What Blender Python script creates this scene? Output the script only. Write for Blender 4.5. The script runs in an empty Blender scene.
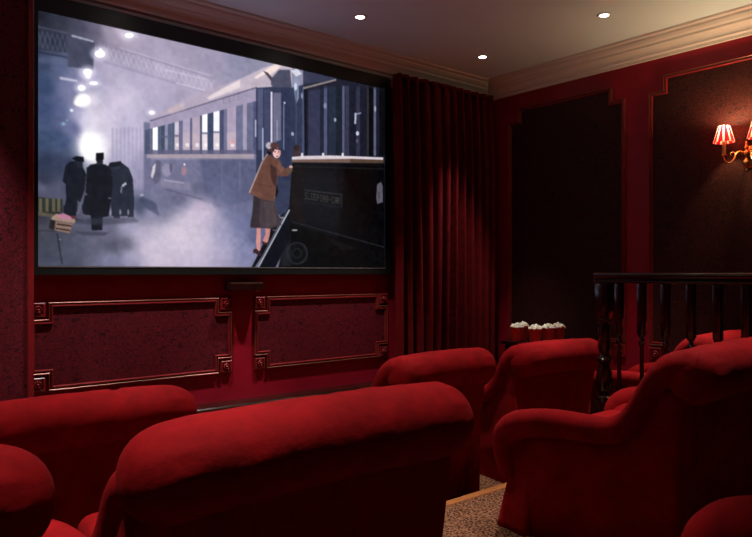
import bpy, bmesh, math, random
import numpy as np
from mathutils import Vector, Matrix
random.seed(7)
PI = math.pi
SC = bpy.context.scene
COL = SC.collection

# ------------------------------------------------------------------ camera
YAW = math.radians(39.7)
SN, CS = math.sin(YAW), math.cos(YAW)
FPX = 675.0
EYE = 1.35
cam_d = bpy.data.cameras.new('camera')
cam = bpy.data.objects.new('camera', cam_d)
COL.objects.link(cam)
cam.location = (0, 0, EYE)
cam.rotation_euler = (PI / 2, 0, -YAW)
cam_d.sensor_width = 36.0
cam_d.lens = FPX / 752 * 36.0
cam_d.shift_y = 3.5 / 752
cam_d.clip_start = 0.02
SC.camera = cam
SC.view_settings.view_transform = 'Standard'
SC.view_settings.look = 'None'
SC.view_settings.gamma = 1
SC.view_settings.use_curve_mapping = False
SC.view_settings.exposure = 0.0

# room (metres): right wall x=RX, screen wall y=FY
RX, FY, LX, BY = 4.97, 4.32, -1.5, -3.2
CEIL = 3.13
T2, T3 = 0.16, 0.32          # heights of the second and third seating tier
E2, E3 = 2.46, 0.86          # their front edges


# ------------------------------------------------------------------ helpers
def link(name, bm, m=None, parent=None, smooth=False, loc=None):
    bmesh.ops.recalc_face_normals(bm, faces=bm.faces[:])
    me = bpy.data.meshes.new(name)
    bm.to_mesh(me)
    bm.free()
    if smooth:
        me.polygons.foreach_set('use_smooth', [True] * len(me.polygons))
        if smooth == 'auto':
            me.set_sharp_from_angle(angle=math.radians(38))
    o = bpy.data.objects.new(name, me)
    COL.objects.link(o)
    if m is not None:
        me.materials.append(m)
    if parent is not None:
        o.parent = parent
    if loc is not None:
        o.location = loc
    return o


def tag(o, label=None, cat=None, group=None, kind=None):
    if label: o['label'] = label
    if cat: o['category'] = cat
    if group: o['group'] = group
    if kind: o['kind'] = kind
    return o


def empty(name, loc=(0, 0, 0), rz=0):
    o = bpy.data.objects.new(name, None)
    COL.objects.link(o)
    o.location = loc
    o.rotation_euler = (0, 0, rz)
    o.empty_display_size = 0.1
    return o


def copy_tree(o, parent=None):
    c = o.copy()
    COL.objects.link(c)
    if parent is not None:
        c.parent = parent
    for ch in list(o.children):
        copy_tree(ch, c)
    return c


def box(bm, x0, x1, y0, y1, z0, z1, bev=0.0, seg=2):
    vs = [bm.verts.new((x, y, z)) for x in (x0, x1) for y in (y0, y1) for z in (z0, z1)]
    fs = []
    for q in ((0, 1, 3, 2), (4, 6, 7, 5), (0, 4, 5, 1), (2, 3, 7, 6), (0, 2, 6, 4), (1, 5, 7, 3)):
        fs.append(bm.faces.new([vs[i] for i in q]))
    if bev > 0:
        es = list({e for f in fs for e in f.edges})
        bmesh.ops.recalc_face_normals(bm, faces=fs)
        bmesh.ops.bevel(bm, geom=es, offset=bev, segments=seg, affect='EDGES', profile=0.5)


def boxbm(*a, **k):
    bm = bmesh.new()
    box(bm, *a, **k)
    return bm


def loft(bm, rings, close_u=True, caps=True):
    rv = [[bm.verts.new(p) for p in r] for r in rings]
    n = len(rv[0])
    for a, b in zip(rv, rv[1:]):
        for i in range(n if close_u else n - 1):
            j = (i + 1) % n
            bm.faces.new((a[i], a[j], b[j], b[i]))
    if caps and close_u:
        bm.faces.new(rv[0][::-1])
        bm.faces.new(rv[-1])
    return rv


def spline(pts, per=6):
    P = [np.array(p, float) for p in pts]
    P = [2 * P[0] - P[1]] + P + [2 * P[-1] - P[-2]]
    out = []
    for i in range(1, len(P) - 2):
        for k in range(per):
            t = k / per
            a, b, c, d = P[i - 1], P[i], P[i + 1], P[i + 2]
            out.append(0.5 * ((2 * b) + (c - a) * t + (2 * a - 5 * b + 4 * c - d) * t * t + (3 * b - a - 3 * c + d) * t ** 3))
    out.append(P[-2])
    return out


def tube(bm, pts, rad, n=14, per=6, smooth=True, wob=None):
    """sweep circles; every point may carry its radius as a fourth number"""
    if len(pts[0]) == 3:
        pts = [tuple(p) + (rad,) for p in pts]
    S = spline(pts, per) if smooth else [np.array(p, float) for p in pts]
    C = [Vector(s[:3]) for s in S]
    R = [max(1e-4, s[3]) for s in S]
    t0 = (C[1] - C[0]).normalized()
    up = Vector((0, 0, 1)) if abs(t0.z) < 0.9 else Vector((1, 0, 0))
    nrm = t0.cross(up).normalized()
    rings = []
    for i, c in enumerate(C):
        t = (C[min(i + 1, len(C) - 1)] - C[max(i - 1, 0)]).normalized()
        nrm = (nrm - t * nrm.dot(t)).normalized()
        bn = t.cross(nrm)
        ring = []
        for k in range(n):
            a = 2 * PI * k / n
            r = R[i] * (1 + (wob(i / (len(C) - 1), a) if wob else 0))
            ring.append(c + (nrm * math.cos(a) + bn * math.sin(a)) * r)
        rings.append(ring)
    loft(bm, rings)


def lathe(bm, prof, n=20, cx=0, cy=0, cap=True, square=None):
    rings = []
    for r, z in prof:
        rings.append([(cx + r * math.cos(2 * PI * k / n), cy + r * math.sin(2 * PI * k / n), z) for k in range(n)])
    loft(bm, rings, caps=cap)


# ------------------------------------------------------------------ materials
def srgb(r, g, b):
    f = lambda c: (c / 255 / 12.92) if c / 255 <= 0.04045 else ((c / 255 + 0.055) / 1.055) ** 2.4
    return (f(r), f(g), f(b), 1)


class NT:
    def __init__(s, name):
        s.m = bpy.data.materials.new(name)
        s.m.use_nodes = True
        s.t = s.m.node_tree
        s.b = s.t.nodes['Principled BSDF']
        s.out = s.t.nodes['Material Output']
        s.co = None

    def n(s, kind, **kw):
        nd = s.t.nodes.new(kind)
        for k, v in kw.items():
            if k.startswith('_'):
                nd.inputs[k[1:].replace('_', ' ')].default_value = v
            else:
                setattr(nd, k, v)
        return nd

    def l(s, a, ai, b, bi):
        s.t.links.new(a.outputs[ai], b.inputs[bi])

    def coord(s):
        if s.co is None:
            s.co = s.n('ShaderNodeTexCoord')
        return s.co

    def ramp(s, src, so, stops):
        r = s.n('ShaderNodeValToRGB')
        cr = r.color_ramp
        while len(cr.elements) < len(stops):
            cr.elements.new(0.5)
        for e, (p, c) in zip(cr.elements, stops):
            e.position = p
            e.color = c
        s.l(src, so, r, 'Fac')
        return r

    def bump(s, src, so, strength, dist=0.01):
        b = s.n('ShaderNodeBump')
        b.inputs['Strength'].default_value = strength
        b.inputs['Distance'].default_value = dist
        s.l(src, so, b, 'Height')
        s.l(b, 'Normal', s.b, 'Normal')


def plain(name, rgba, rough=0.5, metal=0.0, noise=0.0, scale=30, bump=0.0, spec=None):
    k = NT(name)
    k.b.inputs['Roughness'].default_value = rough
    k.b.inputs['Metallic'].default_value = metal
    if spec is not None:
        k.b.inputs['Specular IOR Level'].default_value = spec
    nz = k.n('ShaderNodeTexNoise', _Scale=scale, _Detail=4.0)
    k.l(k.coord(), 'Object', nz, 'Vector')
    lo = tuple(c * (1 - noise) for c in rgba[:3]) + (1,)
    hi = tuple(min(1, c * (1 + noise)) for c in rgba[:3]) + (1,)
    r = k.ramp(nz, 'Fac', [(0.3, lo), (0.7, hi)])
    k.l(r, 'Color', k.b, 'Base Color')
    if bump > 0:
        k.bump(nz, 'Fac', bump)
    return k.m


def velvet(name, base, tint):
    k = NT(name)
    k.b.inputs['Roughness'].default_value = 0.85
    k.b.inputs['Specular IOR Level'].default_value = 0.12
    k.b.inputs['Sheen Weight'].default_value = 0.05
    k.b.inputs['Sheen Roughness'].default_value = 0.45
    k.b.inputs['Sheen Tint'].default_value = tint
    nz = k.n('ShaderNodeTexNoise', _Scale=9.0, _Detail=6.0, _Roughness=0.65)
    k.l(k.coord(), 'Object', nz, 'Vector')
    lo = tuple(c * 0.72 for c in base[:3]) + (1,)
    hi = tuple(c * 1.22 for c in base[:3]) + (1,)
    r = k.ramp(nz, 'Fac', [(0.32, lo), (0.68, hi)])
    k.l(r, 'Color', k.b, 'Base Color')
    n2 = k.n('ShaderNodeTexNoise', _Scale=26.0, _Detail=5.0)
    k.l(k.coord(), 'Object', n2, 'Vector')
    k.bump(n2, 'Fac', 0.22, 0.012)
    return k.m


def damask(name, dark, light, scale=16.0, lo=0.50, hi=0.62):
    """figured silk: curling leaf-like marks on a dark ground"""
    k = NT(name)
    k.b.inputs['Roughness'].default_value = 0.6
    k.b.inputs['Specular IOR Level'].default_value = 0.25
    nz = k.n('ShaderNodeTexNoise', _Scale=scale, _Detail=2.5, _Distortion=2.2)
    k.l(k.coord(), 'Object', nz, 'Vector')
    mid = tuple((a + b) / 2 for a, b in zip(dark, light))
    r = k.ramp(nz, 'Fac', [(0.36, dark), (0.42, light), (0.47, mid), (0.51, dark), (0.56, light), (0.62, dark)])
    k.bump(r, 'Color', 0.25, 0.004)
    k.l(r, 'Color', k.b, 'Base Color')
    return k.m


def carpet():
    k = NT('spotted carpet')
    k.b.inputs['Roughness'].default_value = 1.0
    k.b.inputs['Specular IOR Level'].default_value = 0.05
    vo = k.n('ShaderNodeTexVoronoi', feature='F1', _Scale=84.0, _Randomness=1.0)
    k.l(k.coord(), 'Object', vo, 'Vector')
    nz = k.n('ShaderNodeTexNoise', _Scale=95.0, _Detail=3.0)
    k.l(k.coord(), 'Object', nz, 'Vector')
    ml = k.n('ShaderNodeMath', operation='MULTIPLY_ADD')
    ml.inputs[1].default_value = 0.6
    k.l(nz, 'Fac', ml, 0)
    k.l(vo, 'Distance', ml, 2)
    r = k.ramp(ml, 'Value', [(0.60, (0.022, 0.006, 0.005, 1)), (0.95, (0.30, 0.135, 0.070, 1))])
    k.l(r, 'Color', k.b, 'Base Color')
    k.bump(nz, 'Fac', 0.4, 0.01)
    return k.m


def emit(name, rgba, strength):
    k = NT(name)
    k.b.inputs['Base Color'].default_value = rgba
    k.b.inputs['Emission Color'].default_value = rgba
    k.b.inputs['Emission Strength'].default_value = strength
    return k.m


M = {}
M['velvet'] = velvet('red velvet', (0.285, 0.0028, 0.0048, 1), (1.0, 0.10, 0.10, 1))
M['curtain'] = velvet('dark red drape', (0.115, 0.002, 0.004, 1), (0.8, 0.05, 0.06, 1))
M['wall'] = plain('crimson painted panelling', (0.28, 0.006, 0.020, 1), 0.42, noise=0.12, scale=5, spec=0.3)
M['mould'] = plain('crimson carved moulding', (0.21, 0.012, 0.014, 1), 0.33, noise=0.15, scale=12, spec=0.5)
M['gilt'] = plain('worn gilt edge', (0.21, 0.055, 0.034, 1), 0.38, metal=0.35, noise=0.25, scale=18)
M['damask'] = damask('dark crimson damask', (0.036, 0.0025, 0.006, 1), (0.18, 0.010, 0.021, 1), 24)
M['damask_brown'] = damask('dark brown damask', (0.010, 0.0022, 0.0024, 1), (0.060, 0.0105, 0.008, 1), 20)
M['wood'] = plain('dark mahogany', (0.022, 0.0055, 0.004, 1), 0.16, noise=0.4, scale=9, spec=0.9)
M['ceil'] = plain('white ceiling tinted with screen light', (0.70, 0.85, 0.98, 1), 0.8, noise=0.02, scale=3)  # the screen's blue light is put into the white ceiling's colour
M['cornice'] = plain('cream plaster cornice', (0.66, 0.62, 0.62, 1), 0.6, noise=0.03, scale=6)
M['carpet'] = carpet()
M['nosing'] = plain('orange brown carpet edging', (0.42, 0.13, 0.025, 1), 0.8, noise=0.2, scale=40)
M['black'] = plain('glossy black bezel', (0.009, 0.0115, 0.0105, 1), 0.40, noise=0.1)
M['silver'] = plain('dull metal strip', (0.28, 0.27, 0.27, 1), 0.4, metal=0.6, noise=0.1)
M['gold'] = plain('polished gilt brass', (0.85, 0.50, 0.16, 1), 0.25, metal=1.0, noise=0.15, scale=25)
M['ivory'] = plain('ivory candle sleeve', (0.85, 0.62, 0.30, 1), 0.5, noise=0.05)
M['bulb'] = emit('lit bulb', (1.0, 0.72, 0.40, 1), 9.0)
M['lamp'] = emit('lit downlight', (1.0, 0.93, 0.80, 1), 30.0)
M['white_metal'] = plain('white enamel ring', (0.7, 0.68, 0.66, 1), 0.4, noise=0.02)
M['popcorn'] = plain('popcorn', (0.95, 0.88, 0.66, 1), 0.8, noise=0.25, scale=60)
M['paper'] = plain('red card bucket', (0.66, 0.018, 0.010, 1), 0.55, noise=0.1, scale=20)


def shade_mat():
    k = NT('pleated striped shade')
    t = k.t
    co = k.coord()
    sx = k.n('ShaderNodeSeparateXYZ')
    k.l(co, 'Object', sx, 0)
    at = k.n('ShaderNodeMath', operation='ARCTAN2')
    k.l(sx, 'Y', at, 0)
    k.l(sx, 'X', at, 1)
    mu = k.n('ShaderNodeMath', operation='MULTIPLY')
    mu.inputs[1].default_value = 9.0
    k.l(at, 'Value', mu, 0)
    si = k.n('ShaderNodeMath', operation='SINE')
    k.l(mu, 'Value', si, 0)
    r = k.ramp(si, 'Value', [(0.50, (0.42, 0.006, 0.02, 1)), (0.78, (0.60, 0.36, 0.28, 1))])
    df = k.n('ShaderNodeBsdfDiffuse')
    tr = k.n('ShaderNodeBsdfTranslucent')
    k.l(r, 'Color', df, 'Color')
    k.l(r, 'Color', tr, 'Color')
    mx = k.n('ShaderNodeMixShader')
    mx.inputs[0].default_value = 0.6
    k.l(df, 0, mx, 1)
    k.l(tr, 0, mx, 2)
    k.l(mx, 0, k.out, 'Surface')
    return k.m


M['shade'] = shade_mat()

# ------------------------------------------------------------------ room shell
def struct(o):
    o['kind'] = 'structure'
    return o


struct(link('floor', boxbm(LX - .1, RX + .1, BY - .1, FY + .1, -.1, 0), M['carpet']))
struct(link('floor_tier_middle', boxbm(LX, RX, BY, E2 - .03, 0, T2), M['carpet']))
struct(link('floor_tier_side', boxbm(4.08, RX, E2 - .03, 2.98, 0, T2), M['carpet']))
struct(link('floor_tier_back', boxbm(LX, 3.55, BY, E3, T2, T3), M['carpet']))
struct(link('step_nosing_middle', boxbm(LX, RX, E2 - .055, E2, T2 - .035, T2 + .006, bev=.008), M['nosing']))
struct(link('step_riser_middle', boxbm(LX, RX, E2 - .03, E2 - .012, 0, T2 - .035), M['carpet']))
struct(link('step_nosing_back', boxbm(LX, 3.55, E3, E3 + .02, T3 - .035, T3 + .006, bev=.006), M['nosing']))
struct(link('ceiling', boxbm(LX - .1, RX + .1, BY - .1, FY + .1, CEIL, CEIL + .1), M['ceil']))
struct(link('wall_front', boxbm(LX, RX, FY, FY + .1, 0, CEIL), M['wall']))
struct(link('wall_right', boxbm(RX, RX + .1, BY, FY + .1, 0, CEIL), M['wall']))
struct(link('wall_left', boxbm(LX - .1, LX, BY, FY + .1, 0, CEIL), M['wall']))
struct(link('wall_back', boxbm(LX - .1, RX + .1, BY - .1, BY, 0, CEIL), M['wood']))

# cornice: one profile (distance from the wall, height) mitred round the room
CP = [(0, 2.985), (.022, 2.985), (.026, 3.004), (.050, 3.010), (.054, 3.026), (.066, 3.040), (.088, 3.052), (.112, 3.060),
      (.118, 3.074), (.140, 3.082), (.158, 3.098), (.163, 3.112), (.195, 3.116), (.200, CEIL), (0, CEIL)]


def cornice(name, fn, L0, L1):
    bm = bmesh.new()
    r0 = [fn(L0 + d, d, z) for d, z in CP]
    r1 = [fn(L1 - d, d, z) for d, z in CP]
    loft(bm, [r0, r1])
    return struct(link(name, bm, M['cornice']))


cornice('trim_1', lambda s, d, z: (s, FY - d, z), LX, RX)
cornice('trim_2', lambda s, d, z: (RX - d, s, z), BY, FY)
cornice('trim_3', lambda s, d, z: (LX + d, s, z), BY, FY)
cornice('trim_4', lambda s, d, z: (s, BY + d, z), LX, RX)

# dark wooden base: a ledge along the screen wall, a skirting along the right wall
BP = [(0, 0), (.070, 0), (.070, .33), (.082, .345), (.082, .372), (.100, .380)] + [(.110 + .030 * math.cos(a), .412 + .030 * math.sin(a)) for a in [math.radians(-80 + 17 * i) for i in range(11)]] + [(.06, .444), (0, .445)]


def baseboard(name, fn, a, b):
    bm = bmesh.new()
    loft(bm, [[fn(a, d, z) for d, z in BP], [fn(b, d, z) for d, z in BP]])
    return struct(link(name, bm, M['wood'], smooth='auto'))


baseboard('baseboard_front', lambda s, d, z: (s, FY - d, z), LX, 3.74)
SP = [(0, .0), (.022, .0), (.022, .36), (.034, .375), (.034, .40), (.018, .425), (0, .43)]
bm = bmesh.new()
loft(bm, [[(RX - d, BY, z) for d, z in SP], [(RX - d, FY, z) for d, z in SP]])
struct(link('baseboard_right', bm, M['wood']))


def F(u, z, h): return (u, FY - h, z)
def R(u, z, h): return (RX - h, u, z)


def offset_poly(P, d):
    n = len(P)
    A = sum(P[i][0] * P[(i + 1) % n][1] - P[(i + 1) % n][0] * P[i][1] for i in range(n))
    sg = 1 if A > 0 else -1
    out = []
    for i in range(n):
        p0, p1, p2 = Vector(P[i - 1]), Vector(P[i]), Vector(P[(i + 1) % n])
        a = (p1 - p0).normalized()
        b = (p2 - p1).normalized()
        na, nb = Vector((-a.y, a.x)) * sg, Vector((-b.y, b.x)) * sg
        m = na + nb
        m = m / max(0.2, m.dot(na))
        out.append(p1 + m * d)
    return out


def ring_mould(bm, P, prof, fn, h0=0.0):
    rings = []
    for d, h in prof:
        rings.append([fn(q.x, q.y, h0 + h) for q in offset_poly(P, d)])
    loft(bm, rings, caps=False)


MP = [(0, 0), (0, .012), (.004, .018), (.009, .018), (.011, .013), (.014, .013), (.018, .024), (.025, .026), (.029, .018), (.031, .003), (.031, 0)]


def wall_panel(name, fn, u0, u1, z0, z1, nt, mat, top_blocks=True):
    """a notched panel frame; a square block with a rosette sits in each notch"""
    t = struct(empty(name, fn((u0 + u1) / 2, (z0 + z1) / 2, 0)))
    inv = Matrix.Translation(-Vector(t.location))

    def add(nm, bm, m, par=t, smooth=False):
        bm.transform(inv)
        return link(nm, bm, m, par, smooth)
    P = [(u0 + nt, z0), (u1 - nt, z0), (u1 - nt, z0 + nt), (u1, z0 + nt), (u1, z1 - nt), (u1 - nt, z1 - nt),
         (u1 - nt, z1), (u0 + nt, z1), (u0 + nt, z1 - nt), (u0, z1 - nt), (u0, z0 + nt), (u0 + nt, z0 + nt)]
    bm = bmesh.new()
    loft(bm, [[fn(q.x, q.y, .0) for q in offset_poly(P, .015)], [fn(q.x, q.y, .010) for q in offset_poly(P, .015)]])
    add('damask_field', bm, mat)
    bm = bmesh.new()
    ring_mould(bm, P, MP, fn)
    add('moulding', bm, M['mould'])
    bm = bmesh.new()
    Q = offset_poly(P, .001)
    ring_mould(bm, [tuple(q) for q in Q], [(0, .01), (.001, .022), (.005, .026), (.009, .022), (.010, .010)], fn)
    add('bead', bm, M['gilt'])
    b = nt - .012
    for cu in (u0 + b / 2, u1 - b / 2):
        for cz in ((z0 + b / 2, z1 - b / 2) if top_blocks else (z0 + b / 2,)):
            bm = bmesh.new()
            sq = [(cu - b / 2, cz - b / 2), (cu + b / 2, cz - b / 2), (cu + b / 2, cz + b / 2), (cu - b / 2, cz + b / 2)]
            rings = [[fn(q.x, q.y, h) for q in offset_poly(sq, d)] for d, h in ((0, 0), (0, .016), (.008, .024), (.014, .024), (.018, .014), (.03, .014))]
            loft(bm, rings)
            blk = add('corner_block', bm, M['mould'])
            bm = bmesh.new()
            rr = b * .26
            rings = []
            for d, h in ((1.0, .012), (1.0, .024), (.82, .032), (.62, .028), (.45, .022), (.36, .032), (.18, .038), (.02, .039)):
                rings.append([fn(cu + rr * d * (1 + .10 * math.cos(8 * a)) * math.cos(a), cz + rr * d * (1 + .10 * math.cos(8 * a)) * math.sin(a), h)
                              for a in [2 * PI * k / 32 for k in range(32)]])
            loft(bm, rings)
            add('rosette', bm, M['mould'], blk, True)
    return t


wall_panel('trim_5', F, .955, 2.255, .645, 1.172, .10, M['damask'])
wall_panel('trim_6', F, 2.435, 3.70, .645, 1.172, .10, M['damask'])
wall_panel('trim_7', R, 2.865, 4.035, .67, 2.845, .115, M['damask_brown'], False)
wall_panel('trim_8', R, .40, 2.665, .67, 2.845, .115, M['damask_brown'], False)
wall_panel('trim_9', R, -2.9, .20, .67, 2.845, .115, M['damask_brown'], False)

# damask faced pier left of the screen, with a narrow edge strip
pier = struct(empty('trim_10', (-.2, FY, 0)))
bm = boxbm(LX + .2, .922 + .2, -.20, 0, .0, 2.985)
link('damask_facing', bm, M['damask'], pier)
link('edge_strip', boxbm(.905 + .2, .936 + .2, -.215, 0, .0, 2.985, bev=.005), M['mould'], pier)

# ------------------------------------------------------------------ the screen and its picture
SCR_Y = FY - .055
KS = SCR_Y / FY
SX0, SX1, SZ0, SZ1 = 1.003 * KS, 3.684 * KS, EYE + .036 * KS, EYE + 1.537 * KS


def S(x, y):
    """a point measured on the picture -> (u, v) on the screen, both 0..1, v downwards"""
    k = (x - 376) / FPX
    dx, dy = SN + k * CS, CS - k * SN
    t = SCR_Y / dy
    return ((t * dx - SX0) / (SX1 - SX0), (SZ1 - EYE + (y - 272) * t / FPX) / (SZ1 - SZ0))


CW, CH = 1120, 626
rng = np.random.default_rng(3)
vv, uu = np.mgrid[0:CH, 0:CW]
uu = (uu + .5) / CW
vv = (vv + .5) / CH


def lin(c):
    c = np.asarray(c, float) / 255
    return np.where(c <= .04045, c / 12.92, ((c + .055) / 1.055) ** 2.4)


base_pts = [
    (40, 18, 45, 48, 66), (45, 25, 58, 62, 85), (60, 24, 66, 68, 92), (50, 40, 62, 74, 104), (45, 62, 62, 82, 124), (58, 66, 90, 104, 150), (45, 85, 66, 88, 138), (45, 110, 70, 92, 145),
    (45, 140, 60, 82, 128), (45, 165, 52, 68, 104), (45, 180, 60, 66, 96), (60, 110, 92, 106, 160), (62, 140, 70, 92, 142), (66, 165, 66, 80, 116),
    (42, 188, 104, 106, 142), (56, 190, 92, 94, 130), (42, 194, 84, 84, 118), (80, 28, 84, 84, 114), (95, 30, 112, 104, 134), (110, 32, 158, 144, 172), (122, 32, 190, 172, 198), (150, 42, 178, 164, 196),
    (180, 52, 172, 158, 190), (210, 60, 164, 154, 188), (240, 66, 150, 146, 182), (262, 70, 150, 146, 180), (80, 95, 132, 130, 178), (70, 85, 122, 126, 176), (92, 78, 176, 168, 206),
    (110, 70, 186, 174, 208), (120, 100, 204, 190, 220), (105, 120, 216, 202, 228), (88, 100, 226, 214, 232), (82, 118, 176, 170, 212), (90, 140, 252, 244, 250), (95, 150, 246, 238, 246),
    (73, 128, 112, 118, 170), (150, 82, 184, 170, 206), (170, 72, 178, 164, 200), (200, 88, 182, 168, 200), (130, 130, 186, 174, 210), (120, 160, 178, 170, 205), (140, 180, 150, 145, 185),
    (42, 215, 64, 66, 84), (45, 232, 78, 78, 98), (50, 245, 72, 78, 100), (60, 260, 84, 90, 118), (80, 245, 84, 88, 116), (95, 240, 96, 96, 126), (110, 232, 112, 110, 146), (112, 245, 84, 86, 112),
    (110, 258, 124, 126, 164), (128, 228, 146, 142, 180), (128, 244, 92, 94, 122), (130, 256, 148, 144, 184), (140, 235, 165, 156, 190), (150, 250, 192, 178, 204), (160, 262, 196, 180, 204),
    (180, 235, 208, 194, 214), (190, 222, 196, 182, 208), (205, 212, 192, 174, 204), (200, 240, 196, 182, 208), (195, 258, 192, 178, 208), (220, 252, 176, 166, 204), (220, 230, 160, 154, 196),
    (230, 212, 122, 126, 170), (240, 196, 92, 102, 148), (240, 225, 112, 118, 170), (246, 250, 136, 138, 186), (255, 235, 100, 108, 156), (275, 262, 124, 124, 160), (285, 260, 90, 92, 122),
    (220, 190, 106, 112, 156), (180, 198, 126, 126, 166), (165, 205, 122, 124, 164), (150, 212, 140, 138, 178), (140, 208, 80, 90, 128), (130, 215, 140, 138, 176),
]


def blurred(a, s):
    if s <= 0: return a
    r = int(3 * s) + 1
    k = np.exp(-.5 * (np.arange(-r, r + 1) / s) ** 2)
    k /= k.sum()
    for ax in (0, 1):
        pad = [(0, 0)] * a.ndim
        pad[ax] = (r, r)
        b = np.pad(a, pad, mode='edge')
        o = np.zeros_like(a)
        for i, w in enumerate(k):
            sl = [slice(None)] * a.ndim
            sl[ax] = slice(i, i + a.shape[ax])
            o += w * b[tuple(sl)]
        a = o
    return a


num = np.zeros((CH, CW, 3))
den = np.zeros((CH, CW, 1))
for x, y, r, g, b in base_pts:
    u, v = S(x, y)
    d2 = ((uu - u) * 1.79) ** 2 + (vv - v) ** 2 + 2e-5
    w = (1 / d2 ** 1.7)[..., None]
    num += w * np.array([r, g, b], float)
    den += w
pic = blurred(num / den, 5)


def noise2(cells, octaves=3):
    out = np.zeros((CH, CW))
    amp = 1
    for o in range(octaves):
        c = cells * 2 ** o
        g = rng.random((int(c * .6) + 3, c + 3))
        fx, fy = uu * c, vv * c * .56
        ix, iy = fx.astype(int), fy.astype(int)
        tx, ty = fx - ix, fy - iy
        tx, ty = tx * tx * (3 - 2 * tx), ty * ty * (3 - 2 * ty)
        out += amp * ((g[iy, ix] * (1 - tx) + g[iy, ix + 1] * tx) * (1 - ty) + (g[iy + 1, ix] * (1 - tx) + g[iy + 1, ix + 1] * tx) * ty - .5)
        amp *= .55
    return out


pic += (noise2(14, 4) * 13)[..., None]


def mask_poly(P, soft):
    Q = [S(*p) for p in P]
    X = np.array([q[0] * CW for q in Q])
    Y = np.array([q[1] * CH for q in Q])
    pad = int(3 * soft) + 3
    x0, x1 = max(0, int(X.min()) - pad), min(CW, int(X.max()) + pad)
    y0, y1 = max(0, int(Y.min()) - pad), min(CH, int(Y.max()) + pad)
    if x1 <= x0 or y1 <= y0: return None
    gx, gy = np.meshgrid(np.arange(x0, x1) + .5, np.arange(y0, y1) + .5)
    ins = np.zeros(gx.shape, bool)
    n = len(X)
    for i in range(n):
        j = (i + 1) % n
        c = (Y[i] > gy) != (Y[j] > gy)
        if Y[j] != Y[i]:
            ins ^= c & (gx < (X[j] - X[i]) * (gy - Y[i]) / (Y[j] - Y[i]) + X[i])
    return x0, x1, y0, y1, blurred(ins.astype(float), soft)


def poly(P, c, soft=1.2, a=1.0):
    r = mask_poly(P, soft * .62)
    if r is None: return
    x0, x1, y0, y1, m = r
    m = (m * a)[..., None]
    pic[y0:y1, x0:x1] = pic[y0:y1, x0:x1] * (1 - m) + m * np.array(c, float)


def line(p, q, w, c, soft=1.0, a=1.0):
    d = np.array([q[0] - p[0], q[1] - p[1]], float)
    d /= np.hypot(*d)
    n = np.array([-d[1], d[0]]) * w / 2
    poly([(p[0] + n[0], p[1] + n[1]), (q[0] + n[0], q[1] + n[1]), (q[0] - n[0], q[1] - n[1]), (p[0] - n[0], p[1] - n[1])], c, soft, a)


def ell(x, y, rx, ry, c, soft=1.2, a=1.0):
    poly([(x + rx * math.cos(t), y + ry * math.sin(t)) for t in np.linspace(0, 2 * PI, 25)[:-1]], c, soft, a)


GLY = {'S': '01111 10000 10000 01110 00001 00001 11110', 'L': '10000 10000 10000 10000 10000 10000 11111', 'E': '11111 10000 10000 11110 10000 10000 11111',
       'P': '11110 10001 10001 11110 10000 10000 10000', 'I': '01110 00100 00100 00100 00100 00100 01110', 'N': '10001 11001 10101 10101 10011 10001 10001',
       'G': '01110 10001 10000 10111 10001 10001 01110', '-': '00000 00000 00000 01110 00000 00000 00000', 'C': '01110 10001 10000 10000 10000 10001 01110',
       'A': '01110 10001 10001 11111 10001 10001 10001', 'R': '11110 10001 10001 11110 10100 10010 10001', 'T': '11111 00100 00100 00100 00100 00100 00100', ' ': ''}


def text(s, p, q, h, c, soft=.8, a=1.0):
    """words along the line p-q, h tall (downwards)"""
    n = len(s)
    for i, ch in enumerate(s):
        for r, row in enumerate(GLY[ch].split()):
            for k, b in enumerate(row):
                if b == '1':
                    f0, f1 = (i + (k + .3) / 6.2) / n, (i + (k + 1.35) / 6.2) / n
                    g0, g1 = r / 7 * h, (r + 1.1) / 7 * h
                    A = lambda f, g: (p[0] + (q[0] - p[0]) * f, p[1] + (q[1] - p[1]) * f + g)
                    poly([A(f0, g0), A(f1, g0), A(f1, g1), A(f0, g1)], c, soft, a)


# station roof: girders and hanging lamps
poly([(37, 29), (68, 36), (68, 53), (37, 50)], (54, 58, 82), 3, .75)
for i in range(6):
    x = 38 + i * 5
    line((x, 31 + i), (x + 5, 48 + i), 1.1, (84, 92, 124), 1.5, .8)
    line((x + 5, 31 + i), (x, 48 + i), 1.1, (84, 92, 124), 1.5, .8)
line((37, 27), (70, 34), 1.6, (92, 96, 128), 2, .7)
line((37, 52), (68, 58), 2.2, (48, 54, 82), 2.5, .8)
poly([(38, 57), (66, 57), (67, 66), (38, 63)], (104, 116, 158), 5, .5)
poly([(68.5, 36), (95, 42), (93.5, 70), (68, 67)], (80, 84, 116), 2)
line((72, 36), (94, 42), 1.8, (176, 178, 206), 2, .9)
for i in range(22):
    x = 104 + i * 5
    y = 46 + i * 1.62
    c = (158, 146, 180) if i % 2 else (164, 152, 186)
    line((x, y), (x + 5, y + 13), 1.1, (206, 194, 218), 2, .38)
    line((x + 5, y), (x, y + 13), 1.1, (206, 194, 218), 2, .38)
line((100, 44), (215, 79), 1.6, (152, 140, 178), 2.5, .5)
line((120, 48), (210, 76), 1.2, (205, 192, 216), 2, .5)
line((104, 62), (208, 93), 1.8, (152, 142, 184), 2.5, .45)
line((176, 83), (206, 91), 1.8, (212, 202, 224), 2, .6)
line((165, 70), (208, 80), 1.5, (216, 206, 226), 2, .45)
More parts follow.
